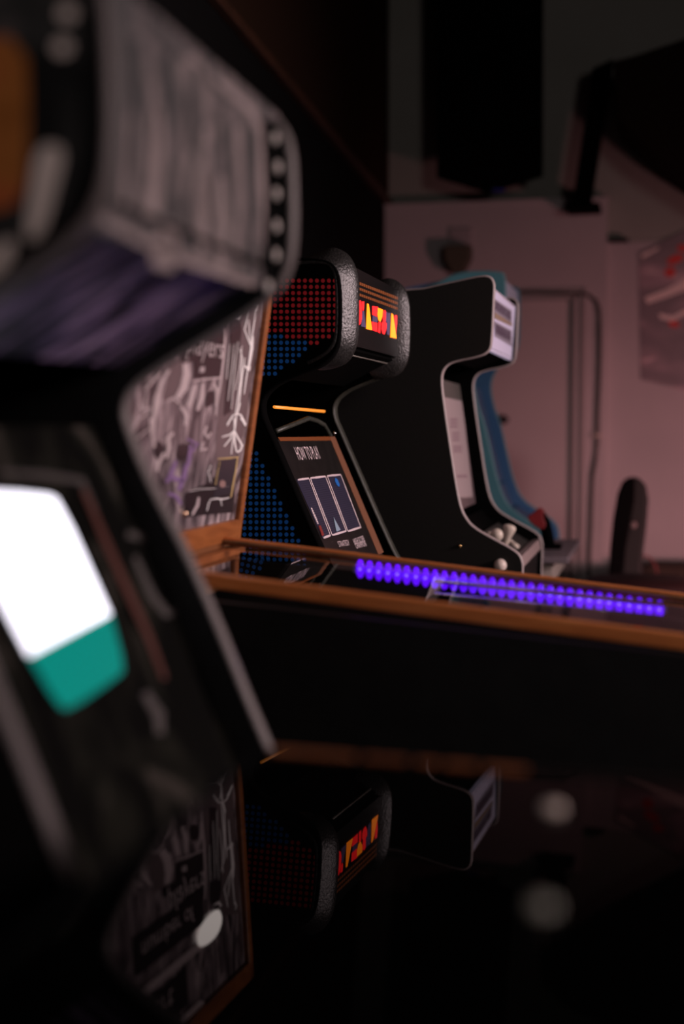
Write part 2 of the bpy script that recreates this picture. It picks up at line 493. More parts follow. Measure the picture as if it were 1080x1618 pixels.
# dark drips and spots in the art
bm = bmesh.new()
for (x, y, rx, ry) in [(250, 345, 22, 13), (155, 325, 22, 16), (305, 385, 15, 12), (265, 110, 12, 26), (385, 435, 9, 12), (415, 335, 14, 7)]:
    px_shape(bm, plM, [(x + rx * math.cos(t), y + ry * math.sin(t)) for t in [k * math.pi / 8 for k in range(16)]])
stroke(bm, plM, [(188, -40), (178, 100), (172, 250), (170, 330)], 60)
for pts, wd in [([(215, 60), (225, 160), (215, 300)], 20), ([(262, 95), (268, 150), (262, 190)], 24), ([(300, 150), (310, 230), (298, 310)], 13), ([(330, 230), (338, 300), (333, 360)], 9), ([(345, 170), (352, 215), (348, 240)], 12),
                ([(362, 260), (368, 340), (358, 400)], 11), ([(386, 230), (391, 330), (386, 430)], 8), ([(275, 260), (262, 300), (280, 340)], 14), ([(232, 20), (262, 60), (290, 90)], 14), ([(205, 310), (215, 350), (225, 380)], 10), ([(320, 95), (340, 140), (365, 165)], 9)]: stroke(bm, plM, pts, wd, .0012)
link_split('dark_blot', bm, mat('blot_black', (.015, .015, .015), .6), mq)
bm = bmesh.new()
for pts, wd in [([(300, 90), (345, 130), (395, 175), (412, 215), (414, 300), (418, 380), (422, 430)], 12), ([(150, 340), (230, 385), (300, 415), (400, 450)], 14), ([(262, 350), (268, 385), (262, 400)], 26), ([(325, 200), (322, 280), (330, 350)], 14), ([(240, 130), (244, 220), (238, 300)], 12), ([(180, 60), (186, 150), (180, 260)], 12), ([(242, 170), (243, 250), (240, 340)], 30), ([(300, 240), (305, 270), (302, 310)], 20), ([(250, 372), (262, 400), (255, 425)], 46), ([(318, 260), (322, 330), (318, 400)], 16), ([(348, 280), (352, 360), (348, 425)], 16), ([(375, 200), (378, 300), (374, 400)], 10), ([(205, 180), (200, 260), (195, 330)], 12)]:
    stroke(bm, plM, pts, wd)
link_split('pale_drip', bm, mat('drip_pale', (.34, .27, .26), .5), mq)
m_und = noisy('purple_streaks', [(.42, (.008, .008, .016)), (.5, (.04, .037, .075)), (.57, (.2, .13, .25)), (.7, (.42, .3, .44))], scale=(1.3, 5.0, 1.3), nscale=6, detail=3, dist=1.0, rough=.45)  # purple streaks running over the underside panel
und, plU = A.slab('speaker_panel', AX(446, 466), AX(215, 608), .02, m_und)
A.slab('header_lip', AX(461, 440), AX(440, 466), .01, BLK_IN)
# bezel
m_bez = noisy('dark_bezel_art', [(.45, (.004, .004, .0035)), (.6, (.016, .016, .012)), (.72, (.06, .052, .045))], scale=(1, 1.5, 1.5), nscale=7, detail=2, dist=1.0, rough=.85, spec=.03)
bez, plB = A.slab('bezel', AX(204, 655), AX(430, 1190), .03, m_bez)
bm = bmesh.new(); px_shape(bm, plB, [(184, 672), (196, 668), (222, 745), (222, 765), (208, 764)], .002, .002)
link('pale_strip', bm, TM_GREY, bez)  # short pale strip on the bezel
bm = bmesh.new(); stroke(bm, plB, [(128, 775), (160, 850), (200, 940), (232, 1010), (256, 1075)], 12, .003)
link('edge_reflection', bm, mat('reflection_redbrown', (.12, .045, .035), .3), bez)  # red-brown reflection painted along the inner bezel edge
bm = bmesh.new()
stroke(bm, plB, [(0, 748), (70, 752), (128, 760), (150, 810)], 12)
stroke(bm, plB, [(200, 845), (235, 850), (262, 900), (285, 955)], 18)
stroke(bm, plB, [(212, 880), (238, 940), (262, 970), (290, 962)], 14)
stroke(bm, plB, [(228, 1095), (250, 1130), (252, 1160)], 18)
link_split('pale_marking', bm, mat('marking_grey', (.05, .042, .038), .5), bez)
bm = bmesh.new(); px_shape(bm, plB, round_poly([(-90, 760), (98, 772), (150, 880), (206, 1062), (100, 1138), (30, 1060), (-90, 830)], 2), .001, .001)
scr = link('monitor', bm, mat('tube_black', (.003, .003, .003), .1), bez)
bm = bmesh.new(); px_shape(bm, plB, round_poly([(-90, 775), (70, 781), (92, 792), (172, 972), (44, 1037), (-90, 780)], 1, keep=(3, 4)), .002, .001)
link('white_picture', bm, mat('screen_white', (0, 0, 0), .2, emit=(.93, .88, 1.0), es=2.2), scr)
bm = bmesh.new(); px_shape(bm, plB, round_poly([(44, 1037), (172, 972), (195, 1058), (182, 1072), (108, 1122), (92, 1118)], 1, keep=(0, 1)), .002, .001)
link('teal_picture', bm, mat('screen_teal', (0, 0, 0), .2, emit=(.0, .23, .19), es=1.0), scr)
A.slab('control_panel', AX(435, 1195), AX(520, 1298), .012, BLK)
A.slab('front_panel', AX(522, 1345), (A.fx, .02), .015, BLK)
A.slab('back_panel', (A.back_x, .02), (A.back_x, A.pts[0][1] - .01), .0, BLK_IN)
A.slab('top_panel', (A.back_x, A.pts[0][1] - .004), AX(420, 186), .008, BLK_IN)
# printed art on the near side
plS = Plane((0, YA0, 0), (0, -1, 0))
m_side = noisy('side_art_print', [(.4, (.005, .006, .006)), (.55, (.04, .042, .04)), (.68, (.16, .13, .13))], scale=(1, 1, 1), nscale=9, detail=2, dist=.6, rough=.55)
bm = bmesh.new()
px_shape(bm, plS, [(-300, -120), (128, -120), (130, 60), (126, 240), (100, 330), (40, 372), (-60, 432), (-200, 520), (-300, 560)], .001, .001)
art = link('side_art', bm, m_side, A.sides[0])
bm = bmesh.new()
px_shape(bm, plS, round_poly([(-60, 62), (42, 58), (46, 200), (40, 318), (-10, 338), (-60, 330)], 1), .002, .001)
link('orange_block', bm, noisy('orange_print', [(.3, (.26, .085, .014)), (.55, (.45, .16, .035)), (.7, (.48, .09, .035))], scale=(1, 1, 3), nscale=12, rough=.5), art)
bm = bmesh.new()
px_shape(bm, plS, round_poly([(60, 232), (95, 228), (102, 250), (88, 300), (70, 370), (40, 385), (50, 310)], 2), .002, .001)
px_shape(bm, plS, round_poly([(0, 385), (25, 375), (20, 410), (-10, 440), (-30, 440)], 2), .002, .001)
for x, y in [(108, 22), (100, 76)]: px_shape(bm, plS, [(x + 14 * math.cos(t), y + 13 * math.sin(t)) for t in [k * math.pi / 8 for k in range(16)]], .002, .001)
link_split('white_smear', bm, mat('smear_white', (.85, .75, .68), .5), art)

# ================================================================== B  pinball machine with wooden rails
YB0, YB1 = 1.78, 2.22
nl, nr = onY(329, 903, YB0), onY(1080, 1000.5, YB0)
sx = (nr.z - nl.z) / (nr.x - nl.x)
def zt(x): return nl.z + sx * (x - nl.x)
xb = onY(358, 850, YB1).x          # where the playfield box meets the backbox
xf = .62
B = thing('pinball_machine', 'old pinball machine with orange wooden rails and purple LED strip', 'pinball machine', ((xb + xf) / 2, (YB0 + YB1) / 2, 0))
def rail(name, ya, yb, hh, m, top=0, x0=None):
    bm = bmesh.new(); x0 = xb if x0 is None else x0
    prism(bm, [(x0, ya, zt(x0) + top), (xf, ya, zt(xf) + top), (xf, ya, zt(xf) + top - hh), (x0, ya, zt(x0) + top - hh)], (0, yb - ya, 0))
    return link(name, bm, m, B, bevel=.003)
rail('side_rail', YB0, YB0 + .024, .019, WOOD_X, -.003)
rail('side_rail', YB1 - .022, YB1, .012, WOOD_X)
rail('side_rail_bead', YB1 - .028, YB1 - .0225, .006, WOOD_DK, -.003)
bm = bmesh.new()
for ya, yb in ((YB0 + .004, YB0 + .022), (YB1 - .022, YB1 - .004)):
    prism(bm, [(xb - .25, ya, zt(xb) - (.02 if ya < 2 else .0115)), (xf, ya, zt(xf) - (.02 if ya < 2 else .0115)), (xf, ya, .45), (xb - .25, ya, .55)], (0, yb - ya, 0))
box(bm, xf - .02, xf, YB0 + .022, YB1 - .022, .45, zt(xf) - .027)
prism(bm, [(xb - .25, YB0 + .022, .55), (xf - .02, YB0 + .022, .45), (xf - .02, YB0 + .022, .47), (xb - .25, YB0 + .022, .57)], (0, YB1 - YB0 - .044, 0))
link('playfield_case', bm, BLK, B)
link('lockbar', prism(bmesh.new(), [(xf - .03, YB0, zt(xf - .03) + .001), (xf + .03, YB0, zt(xf) - .004), (xf + .03, YB0, zt(xf) - .05), (xf - .03, YB0, zt(xf) - .05)], (0, YB1 - YB0, 0)), CHROME, B, bevel=.004)
bm = bmesh.new()
v = [bm.verts.new(p) for p in [(xb, YB0 + .024, zt(xb) - .010), (xf - .03, YB0 + .024, zt(xf - .03) - .010), (xf - .03, YB1 - .022, zt(xf - .03) - .010), (xb, YB1 - .022, zt(xb) - .010)]]
bm.faces.new(v)
go = link('glass', bm, GLASS, B)
if go.data.polygons[0].normal.z < 0: go.data.flip_normals()
bm = bmesh.new()
prism(bm, [(xb, YB0 + .024, zt(xb) - .17), (xf - .04, YB0 + .024, zt(xf) - .075), (xf - .04, YB0 + .024, zt(xf) - .085), (xb, YB0 + .024, zt(xb) - .18)], (0, YB1 - YB0 - .048, 0))
pf = link('playfield', bm, noisy('playfield_print', [(.4, (.02, .018, .03)), (.6, (.07, .05, .07)), (.75, (.16, .12, .14))], nscale=14, detail=2, dist=.6, rough=.25), B)
bm = bmesh.new()
for dz in (.03, .05):
    tube(bm, [(xb + .35, YB1 - .05, zt(xb) - dz - .03), (xb + .7, YB1 - .06, zt(xb + .35) - dz - .02), (xb + .95, YB1 - .055, zt(xb + .7) - dz)], .003)
link('wire_ramp', bm, CHROME, pf, smooth=True)
# LED strip on the inner far side, under the glass
la, lb = onY(569, 899, YB1 - .034), onY(1041, 963, YB1 - .034)
led = link('led_strip', prism(bmesh.new(), [la + Vector((-.012, 0, .006)), lb + Vector((.012, 0, .006)), lb + Vector((.012, 0, -.006)), la + Vector((-.012, 0, -.006))], (0, .003, 0)), mat('strip_white', (.25, .2, .4), .4), B)
led['label'] = 'violet glowing LED strip'
m_led = mat('led_violet', (.05, .0, .3), .3, emit=(.11, .004, 1.0), es=2.0)
m_ledc = mat('led_core', (.2, .1, .6), .3, emit=(.15, .07, 1.0), es=4)
NL = 32
b1 = lathe(bmesh.new(), (0, 0, 0), (0, -1, 0), [(.0070, 0), (.0070, .001), (.0055, .0028), (.001, .0035)], 16)
for vv in b1.verts: vv.co.z *= 2.1
b2 = lathe(bmesh.new(), (0, 0, 0), (0, -1, 0), [(.0026, .003), (.0026, .0042), (.001, .0048)], 10)
l0 = link('light_emitting_diode', b1, m_led, led, smooth=True)
c0 = link('bright_core', b2, m_ledc, l0, smooth=True)
l0.location = la
for i in range(1, NL):
    d = l0.copy(); COL.objects.link(d); d.parent = led; d.matrix_parent_inverse = l0.matrix_parent_inverse.copy(); d.location = la.lerp(lb, i / (NL - 1))
    e = c0.copy(); COL.objects.link(e); e.parent = d; e.matrix_parent_inverse = c0.matrix_parent_inverse.copy()
# legs
for lx, ly in ((xf - .05, YB0 + .02), (xf - .05, YB1 - .06), (xb - .2, YB0 + .02), (xb - .2, YB1 - .06)):
    link('leg', prism(bmesh.new(), [(lx, ly, .62), (lx + .04, ly, .62), (lx + .03, ly, 0), (lx + .01, ly, 0)], (0, .04, 0)), BLK, B)
# backbox with a leaning framed back glass
YG0, YG1 = 1.63, 2.30
gt, gb = onY(445, 366, YG1), onY(380, 851, YG1)
dirv = (Vector((gt.x, 0, gt.z)) - Vector((gb.x, 0, gb.z))).normalized()      # up along the face
nrm = Vector((dirv.z, 0, -dirv.x))                                           # faces the player
plG = Plane((gb.x, YG1, gb.z), nrm)
gl_in = plG.o - nrm * .008
plGlass = Plane(gl_in, nrm)
def face(s, t):                             # s along Y 0..1, t up 0..1 on the frame plane
    return Vector((gb.x, 0, gb.z)) + dirv * ((Vector((gt.x, 0, gt.z)) - Vector((gb.x, 0, gb.z))).length * t) + Vector((0, YG0 + (YG1 - YG0) * s, 0))
H = (Vector((gt.x, 0, gt.z)) - Vector((gb.x, 0, gb.z))).length
bb = bmesh.new()
back = -nrm * .2
f00, f10, f11, f01 = face(0, 0), face(1, 0), face(1, 1), face(0, 1)
prism(bb, [f00 - nrm * .012, f10 - nrm * .012, f11 - nrm * .012, f01 - nrm * .012], back)
bx = link('backbox', bb, BLK, B)
fw = .022
def bar(s0, s1, t0, t1, m, nm='frame_bar', th=.02):
    link(nm, prism(bmesh.new(), [face(s0, t0) , face(s1, t0), face(s1, t1), face(s0, t1)], -nrm * th), m, bx, bevel=.002)
bar(1 - fw / (YG1 - YG0), 1, -.0, 1, WOOD)
bar(0, fw / (YG1 - YG0), 0, 1, WOOD)
bar(0, 1, 1 - .03 / H, 1, WOOD)
bar(0, 1 - fw / (YG1 - YG0), .0, .034 / H, WOOD)
# stepped ledge under the glass frame
lz = gb.z
for k, (dx, h0, h1, m) in enumerate([(-.004, 0, -.008, WOOD_DK), (-.008, -.008, -.012, BLK_IN), (.008, -.012, -.022, WOOD), (.0, -.022, -.03, BLK_IN), (-.002, -.03, -.075, WOOD_DK)]):
    link('ledge_moulding', boxo(gb.x - .1, gb.x + dx, YG0 + .01, YG1 - .0, lz + h1, lz + h0), m, B)
# back glass and its printed art (mirror-like glass sheet)
m_gl = noisy('backglass_print', [(.38, (.07, .056, .062)), (.5, (.2, .16, .17)), (.6, (.38, .31, .32)), (.7, (.65, .55, .56))], scale=(1, 2.2, 1.0), nscale=9, detail=4, dist=1.8, rough=.12, spec=.6)
bm = prism(bmesh.new(), [face(.0, .0) - nrm * .008, face(1, .0) - nrm * .008, face(1, 1) - nrm * .008, face(0, 1) - nrm * .008], -nrm * .003)
bg = link('back_glass', bm, m_gl, bx)
def C5(pts): return [(200 + x / 4.696, 480 + y / 4.696) for x, y in pts]
def C6(pts): return [(200 + x / 4.696, 660 + y / 4.696) for x, y in pts]
LIFT = .0005
bm = bmesh.new()       # plain brown-grey fields
for pts in [C5([(880, 0), (1010, -40), (900, 700), (860, 980), (780, 1180), (650, 1180), (690, 700), (760, 300), (830, 100)]),
            C5([(340, 420), (420, 430), (400, 620), (330, 700), (260, 720), (300, 560)])]:
    px_shape(bm, plGlass, pts, LIFT, .0003)
link_split('brown_field', bm, mat('glass_brown', (.17, .13, .135), .15, .6), bg)
bm = bmesh.new()
px_shape(bm, plGlass, C5([(400, 370), (560, 270), (720, 212), (705, 380), (690, 540), (490, 555), (500, 430), (398, 430)]), LIFT * 2, .0003)
px_shape(bm, plGlass, C5([(770, 160), (830, 60), (850, 200), (800, 560), (770, 800), (715, 830), (740, 500)]), LIFT * 2, .0003)
px_shape(bm, plGlass, C6([(430, 560), (600, 480), (800, 300), (790, 700), (420, 740)]), LIFT * 2, .0003)
px_shape(bm, plGlass, round_poly(C6([(200, 180), (260, 170), (280, 280), (230, 330), (195, 260)]), 1), LIFT * 2, .0003)
px_shape(bm, plGlass, round_poly(C6([(370, 210), (440, 180), (460, 270), (400, 330), (360, 290)]), 1), LIFT * 2, .0003)
px_shape(bm, plGlass, round_poly(C5([(600, 650), (640, 640), (650, 700), (620, 760), (570, 770)]), 1), LIFT * 2, .0003)
link_split('dark_field', bm, mat('glass_dark', (.035, .026, .03), .12, .6), bg)
bm = bmesh.new()
W = [([(962, 0), (970, 20), (958, 60)], 9), ([(905, 50), (890, 110), (868, 190), (905, 290), (922, 330)], 8), ([(955, 40), (930, 200), (905, 400), (880, 560), (865, 670)], 9),
     ([(868, 465), (908, 472), (905, 490), (880, 478)], 18), ([(835, 330), (850, 400), (840, 560), (815, 720), (800, 820)], 9), ([(930, 240), (925, 330), (900, 480)], 14),
     ([(900, 120), (905, 230), (915, 330)], 7), ([(870, 400), (865, 450), (850, 530), (838, 640), (828, 740), (815, 812)], 9), ([(812, 812), (780, 830), (738, 895)], 10),
     ([(812, 812), (840, 825), (860, 860), (878, 895)], 13), ([(810, 812), (803, 860), (795, 940)], 11), ([(835, 735), (822, 780), (812, 815)], 13), ([(800, 115), (830, 118), (855, 80)], 18),
     ([(760, 300), (745, 420), (735, 560)], 5), ([(790, 300), (780, 430), (760, 600), (745, 720)], 5), ([(820, 280), (800, 430), (785, 600), (770, 780)], 5), ([(850, 310), (830, 480), (800, 640)], 5)]
for pts, wd in W: stroke(bm, plGlass, C5(pts), wd / 4.696, LIFT * 3)
W6 = [([(790, 95), (760, 125), (700, 142)], 9), ([(790, 95), (760, 160), (716, 212)], 9), ([(793, 95), (780, 180), (770, 270)], 8), ([(793, 95), (795, 180), (808, 250)], 12),
      ([(793, 95), (820, 150), (852, 205), (838, 240), (810, 258)], 14), ([(790, 0), (795, 50), (793, 95)], 11), ([(840, 0), (862, 30), (875, 60)], 14), ([(740, 60), (760, 20), (775, 0)], 7),
      ([(625, 605), (660, 598), (700, 604), (755, 592)], 9), ([(620, 600), (600, 640), (590, 690)], 6), ([(690, 604), (700, 650)], 5), ([(460, 545), (540, 528), (640, 525), (750, 508)], 4),
      ([(620, 480), (600, 400), (620, 350)], 5)]
for pts, wd in W6: stroke(bm, plGlass, C6(pts), wd / 4.696, LIFT * 3)
link_split('white_line', bm, mat('line_white', (.95, .9, .88), .2, .6, emit=(.9, .8, .78), es=.18), bg)  # slight emission put into the white lines to brighten them
bm = bmesh.new()       # pale bands and figures
PB = [(C5([(728, 190), (722, 300), (712, 420), (695, 560), (672, 700), (655, 830)]), 18), (C5([(480, 575), (560, 560), (700, 545)]), 14), (C5([(310, 490), (250, 590), (215, 700), (195, 850), (185, 1000)]), 30),
      (C6([(170, 0), (180, 120), (200, 220)]), 22), (C5([(80, 720), (110, 790), (180, 770)]), 16), (C5([(130, 640), (180, 580), (250, 510)]), 16), (C5([(20, 940), (90, 850), (170, 790)]), 12),
      (C5([(150, 640), (130, 740), (115, 800)]), 14), (C6([(70, 160), (120, 110), (170, 80)]), 10), (C5([(430, 440), (440, 520), (420, 620), (370, 700)]), 60), (C5([(500, 600), (480, 680), (450, 760)]), 34), (C5([(560, 590), (555, 680), (520, 790)]), 34),
      (C5([(640, 590), (665, 640), (660, 760)]), 26), (C5([(400, 760), (440, 830), (430, 900)]), 30), (C6([(590, 60), (570, 110), (600, 150), (620, 110)]), 22), (C6([(560, 180), (545, 240), (590, 230)]), 24),
      (C6([(340, 110), (300, 150), (310, 220), (290, 300)]), 30), (C6([(270, 260), (230, 340), (220, 400)]), 26), (C5([(300, 720), (340, 700), (390, 740)]), 20), (C6([(530, 590), (520, 650), (480, 720)]), 20)]
for pts, wd in PB: stroke(bm, plGlass, pts, wd / 4.696, LIFT * 2.5)
link_split('pale_figure', bm, mat('figure_pale', (.66, .56, .56), .2, .6), bg)
bm = bmesh.new()
for pts, wd in [(C6([(360, 320), (330, 400), (290, 480)]), 34), (C6([(440, 340), (420, 440), (380, 540)]), 40), (C6([(300, 560), (360, 580), (400, 640)]), 30), (C6([(470, 200), (460, 300), (450, 360)]), 30), (C6([(300, 430), (350, 450), (420, 470)]), 40), (C5([(440, 1000), (520, 1040), (480, 1100)]), 22)]:
    stroke(bm, plGlass, pts, wd / 4.696, LIFT * 2.6)
link_split('mauve_patch', bm, mat('patch_mauve', (.28, .18, .36), .2, .6), bg)
bm = bmesh.new()
px_shape(bm, plGlass, C6([(685, 315), (815, 290), (770, 560), (640, 590), (660, 470)]), LIFT * 3, .0003)
link('dark_shape', bm, mat('shape_dark', (.04, .035, .045), .2), bg)  # dark shape inside a thin gold outline
bm = bmesh.new()
for pts, wd in [([(668, 305), (740, 300), (822, 290)], 12), ([(815, 292), (800, 400), (780, 500), (765, 590)], 12), ([(685, 320), (665, 400), (650, 500)], 6)]: stroke(bm, plGlass, C6(pts), wd / 4.696, LIFT * 4)
link_split('gold_outline', bm, mat('outline_gold', (.62, .46, .2), .25), bg)
bm = bmesh.new(); px_shape(bm, plGlass, [C6([(700 + 24 * math.cos(t), 490 + 28 * math.sin(t))])[0] for t in [k * math.pi / 6 for k in range(12)]], LIFT * 5, .0003)
link('pink_dot', bm, mat('dot_pink', (.35, .22, .2), .3), bg)
c = plGlass.at(*C6([(425, 708)])[0])
link('screw_head', lathe(bmesh.new(), c, nrm, [(.006, 0), (.006, .002), (.003, .005), (.001, .006)], 12), mat('screw_gold', (.95, .65, .45), .2, .5, 1), bg, smooth=True)
# lettering on the signs of the back glass
m_let = mat('letter_pale', (.58, .5, .5), .3)
o0 = plGlass.at(*C5([(690, 452)])[0])
put_text('sign_lettering', 'players', o0 - Vector((0, .165, 0)), (0, 1, 0), dirv, .04, .165, m_let, bg, .0026)
bm = bmesh.new(); px_shape(bm, plGlass, C5([(535, 470), (570, 465), (565, 505), (530, 510)]), .0022, .0003); link('pale_spot', bm, m_let, bg)
# upper signs (seen only in the table-top reflection)
def gface(s, t, l=0): return face(s, t) - nrm * (.008 - l)
for (s0, s1, t0, t1, nm) in [(.1, .52, .80, .90, 'sign_field'), (.22, .66, .62, .72, 'sign_field')]:
    link(nm, prism(bmesh.new(), [gface(s0, t0, .0022), gface(s1, t0, .0022), gface(s1, t1, .0022), gface(s0, t1, .0022)], -nrm * .0003), mat('glass_dark', (.03, .025, .03), .12), bg)
put_text('sign_lettering', 'insert', gface(.2, .82, 0), (0, 1, 0), dirv, .026, .15, m_let, bg, .003)
put_text('sign_lettering', 'number of', gface(.26, .645, 0), (0, 1, 0), dirv, .024, .22, m_let, bg, .003)
bm = bmesh.new()
prism(bm, [gface(.05, .76, .0024), gface(.72, .76, .0024), gface(.72, .785, .0024), gface(.05, .785, .0024)], -nrm * .0003)
prism(bm, [gface(.60, .92, .0024), gface(.66, .96, .0024), gface(.50, .96, .0024), gface(.46, .92, .0024)], -nrm * .0003)
link_split('pale_band', bm, mat('figure_pale', (.36, .30, .31), .2, .6), bg)
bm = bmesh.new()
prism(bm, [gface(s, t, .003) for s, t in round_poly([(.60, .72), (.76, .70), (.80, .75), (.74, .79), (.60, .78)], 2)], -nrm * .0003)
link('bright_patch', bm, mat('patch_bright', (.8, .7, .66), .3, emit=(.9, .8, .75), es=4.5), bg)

# ================================================================== C  dotted cabinet with the lit marquee
YC0, YC1 = 2.60, 3.25
C = Cab('arcade_cabinet', 'tall black arcade cabinet with red and blue dot pattern on its side', [(400, 408), (500, 410), (528, 418), (536, 450), (536, 520), (532, 552), (512, 574), (470, 590), (434, 606), (412, 628), (412, 655), (424, 682), (500, 858), (540, 945), (580, 990), (600, 1010)],
        YC0, YC0, YC1, -1.30, BLK_IN, TM_DARK, trim_w=.036, side_t=.03)
C.sides[0].children[0].data = C.sides[0].children[0].data.copy(); C.sides[0].children[0].data.materials[0] = BLK_IN
def CX(x, y): p = onY(x, y, YC0); return (p.x, p.z)
# thick vinyl bolsters round the head on both sides
def bolster(y_out, y_in):
    """y_out = outer face, y_in = inner edge"""
    ring_px = [(470, 409), (505, 406), (524, 410), (534, 424), (538, 450), (538, 520), (534, 546), (518, 565), (488, 580)]
    P = [onY(x, y, YC0) for x, y in ring_px]; P = [Vector((p.x, p.z)) for p in P]
    for _ in range(2):
        Q = [P[0]]
        for u_, v_ in zip(P, P[1:]): Q += [u_ * .75 + v_ * .25, u_ * .25 + v_ * .75]
        P = Q + [P[-1]]
    bm = bmesh.new(); rings = []; n = len(P)
    s = 1 if y_in > y_out else -1; W = abs(y_in - y_out)
    for i, p in enumerate(P):
        d = (P[min(i + 1, n - 1)] - P[max(i - 1, 0)]).normalized(); nn = Vector((-d.y, d.x))
        if nn.x < -0.2: nn = -nn
        sc = math.sin(math.pi * min(1, max(0, (i + .35) / (n - .3))))
        sc = max(.08, min(1, sc * 1.6))
        cs = [(-.035, .008), (-.012, .003), (-.008, -.001), (-.002, .004), (.012, W * .26), (.021, W * .42), (.026, W * .55), (.024, W * .64), (-.014, W * .98), (-.035, W)]
        rings.append([bm.verts.new((p.x + nn.x * e * (sc if e > 0 else 1), y_out + s * yy, p.y + nn.y * e * (sc if e > 0 else 1))) for e, yy in cs])
    for a_, b_ in zip(rings, rings[1:]):
        for k in range(len(a_) - 1): bm.faces.new((a_[k], a_[k + 1], b_[k + 1], b_[k]))
        bm.faces.new((a_[-1], a_[0], b_[0], b_[-1]))
    bm.faces.new(rings[0][::-1]); bm.faces.new(rings[-1])
    return bm
link('head_bolster', bolster(YC0 - .002, YC0 + .085), BOLSTER, C.root, smooth=True)
link('head_bolster', bolster(YC1 + .002, YC1 - .055), BOLSTER, C.root, smooth=True)
# marquee
xm = -.576
plCM = Plane((xm, 0, 0), (1, 0, 0))
zt_, zb_ = onX(566, 430, xm).z, onX(566, 548, xm).z
bm = boxo(xm - .02, xm, YC0 + .03, YC1 - .03, zb_, zt_ + .006)
cm = link('marquee', bm, mat('marquee_black', (.003, .003, .003), .4, .3), C.root)
def C9(pts): return [(550 + x / 9.82, 430 + y / 9.82) for x, y in pts]
marq = {
 'red_letter': ((1.0, .012, .014), 2.7, [[(168, 440), (185, 435), (205, 560), (203, 720), (185, 800), (150, 835), (158, 650)], [(205, 455), (240, 455), (238, 560), (228, 600), (215, 560)],
        [(372, 525), (455, 540), (440, 690), (370, 660)], [(362, 770), (445, 790), (437, 925), (360, 895)], [(470, 770), (498, 770), (488, 945), (458, 930)],
        [(530, 610), (565, 590), (578, 620), (570, 780), (590, 800), (580, 900), (555, 965), (530, 950), (512, 880), (518, 790), (535, 770)], [(718, 670), (748, 670), (748, 800), (735, 930), (715, 790)]]),
 'yellow_letter': ((1.0, .20, .004), 3.0, [[(290, 488), (312, 495), (362, 900), (275, 880)], [(448, 552), (530, 580), (522, 690), (492, 770), (466, 745), (450, 650)], [(668, 640), (690, 660), (742, 1030), (650, 1010)]]),
 'violet_letter': ((.10, .06, .14), 1.0, [[(218, 600), (238, 600), (268, 860), (198, 840)], [(378, 672), (445, 700), (445, 780), (372, 768)], [(585, 615), (600, 620), (590, 770), (572, 760)], [(610, 630), (645, 630), (645, 780), (632, 980), (598, 960), (592, 760)]]),
}
for nm, (colr, es, polys) in marq.items():
    for pts in polys:
        bm = bmesh.new(); px_shape(bm, plCM, C9(pts), .001, .001)
        link(nm, bm, mat('marquee_' + nm, (.02, .01, .01), .3, emit=colr, es=es), cm)
m_str = mat('marquee_stripe', (.2, .06, .02), .4, emit=(.42, .10, .02), es=.2)
for k, (ya, yb, h) in enumerate([(150, 400, 65), (235, 480, 60), (325, 560, 60)]):
    bm = bmesh.new()
    for j in range(20):     # finely ribbed bands
        t0, t1 = j / 20, (j + .72) / 20
        px_shape(bm, plCM, C9([(170 + 640 * t0, ya + (yb - ya) * t0 + 5), (170 + 640 * t1, ya + (yb - ya) * t1 + 5), (170 + 640 * t1, ya + (yb - ya) * t1 + h * .75), (170 + 640 * t0, ya + (yb - ya) * t0 + h * .75)]), .001, .001)
    link('orange_stripe', bm, m_str, cm)
ub = bmesh.new(); p1, p2 = onY(536, 560, YC0), onY(440, 600, YC0)
C.slab('hood_underside', CX(533, 556), CX(436, 606), .012, BLK_IN)
link('hood_lip', tube(bmesh.new(), [onX(552, 560, -.60), onX(580, 566, -.60), onX(612, 574, -.60)], .003), mat('lip_grey', (.25, .23, .2), .4), C.root, smooth=True)
C.slab('top_panel', (C.back_x, C.pts[0][1] - .002), CX(505, 411), .006, BLK_IN)
C.slab('back_panel', (C.back_x, .02), (C.back_x, C.pts[0][1] - .02), .0, BLK_IN)
# dots on the near side
DB = [bmesh.new(), bmesh.new()]
sxp, syp = 9.45, 9.80
def dot(x, y, mi):
    r = 3.35
    px_shape(DB[mi], plCS, [(x + r * .96 * math.cos(t), y + r * math.sin(t)) for t in [k * math.pi / 6 for k in range(12)]], .0006, .0004)
plCS = Plane((0, YC0, 0), (0, -1, 0))
for row in range(16):
    y = 443.5 + row * syp
    for ccol in range(-9, 9):
        x = 462.7 + ccol * sxp
        if x > 534: continue
        lim_r = [534] * 9 + [520, 509, 0, 0, 0, 0, 0, 0][:7]
        lim_b = [0] * 9 + [453, 489, 489, 479, 468, 449, 440, 421]
        if x < lim_b[row]: dot(x, y, 1)
        elif row < 11 and x <= lim_r[row] and (row < 9 or x >= lim_b[row]): dot(x, y, 0)
steps = {717: 406, 727: 406, 737: 415, 747: 415, 756: 424, 766: 424, 775: 433, 785: 433, 795: 441, 805: 441, 816: 450, 826: 450, 836: 459, 846: 459, 855: 467, 865: 467, 875: 476, 885: 476, 895: 485, 905: 485, 915: 485, 925: 480, 935: 470}
yy_ = 716.5
while yy_ < 1010:
    lim = 406 + (yy_ - 712) // 19.6 * 9.2 if yy_ < 900 else 487 - (yy_ - 900) * .5
    x = 405 - 9.45 * 6
    while x <= lim + 1:
        dot(x, yy_, 1); x += 9.45
    yy_ += 9.85
link('red_dots', DB[0], mat('dot_red', (.85, .03, .045), .6), C.sides[0])
link('blue_dots', DB[1], mat('dot_blue', (.012, .2, .75), .6), C.sides[0])
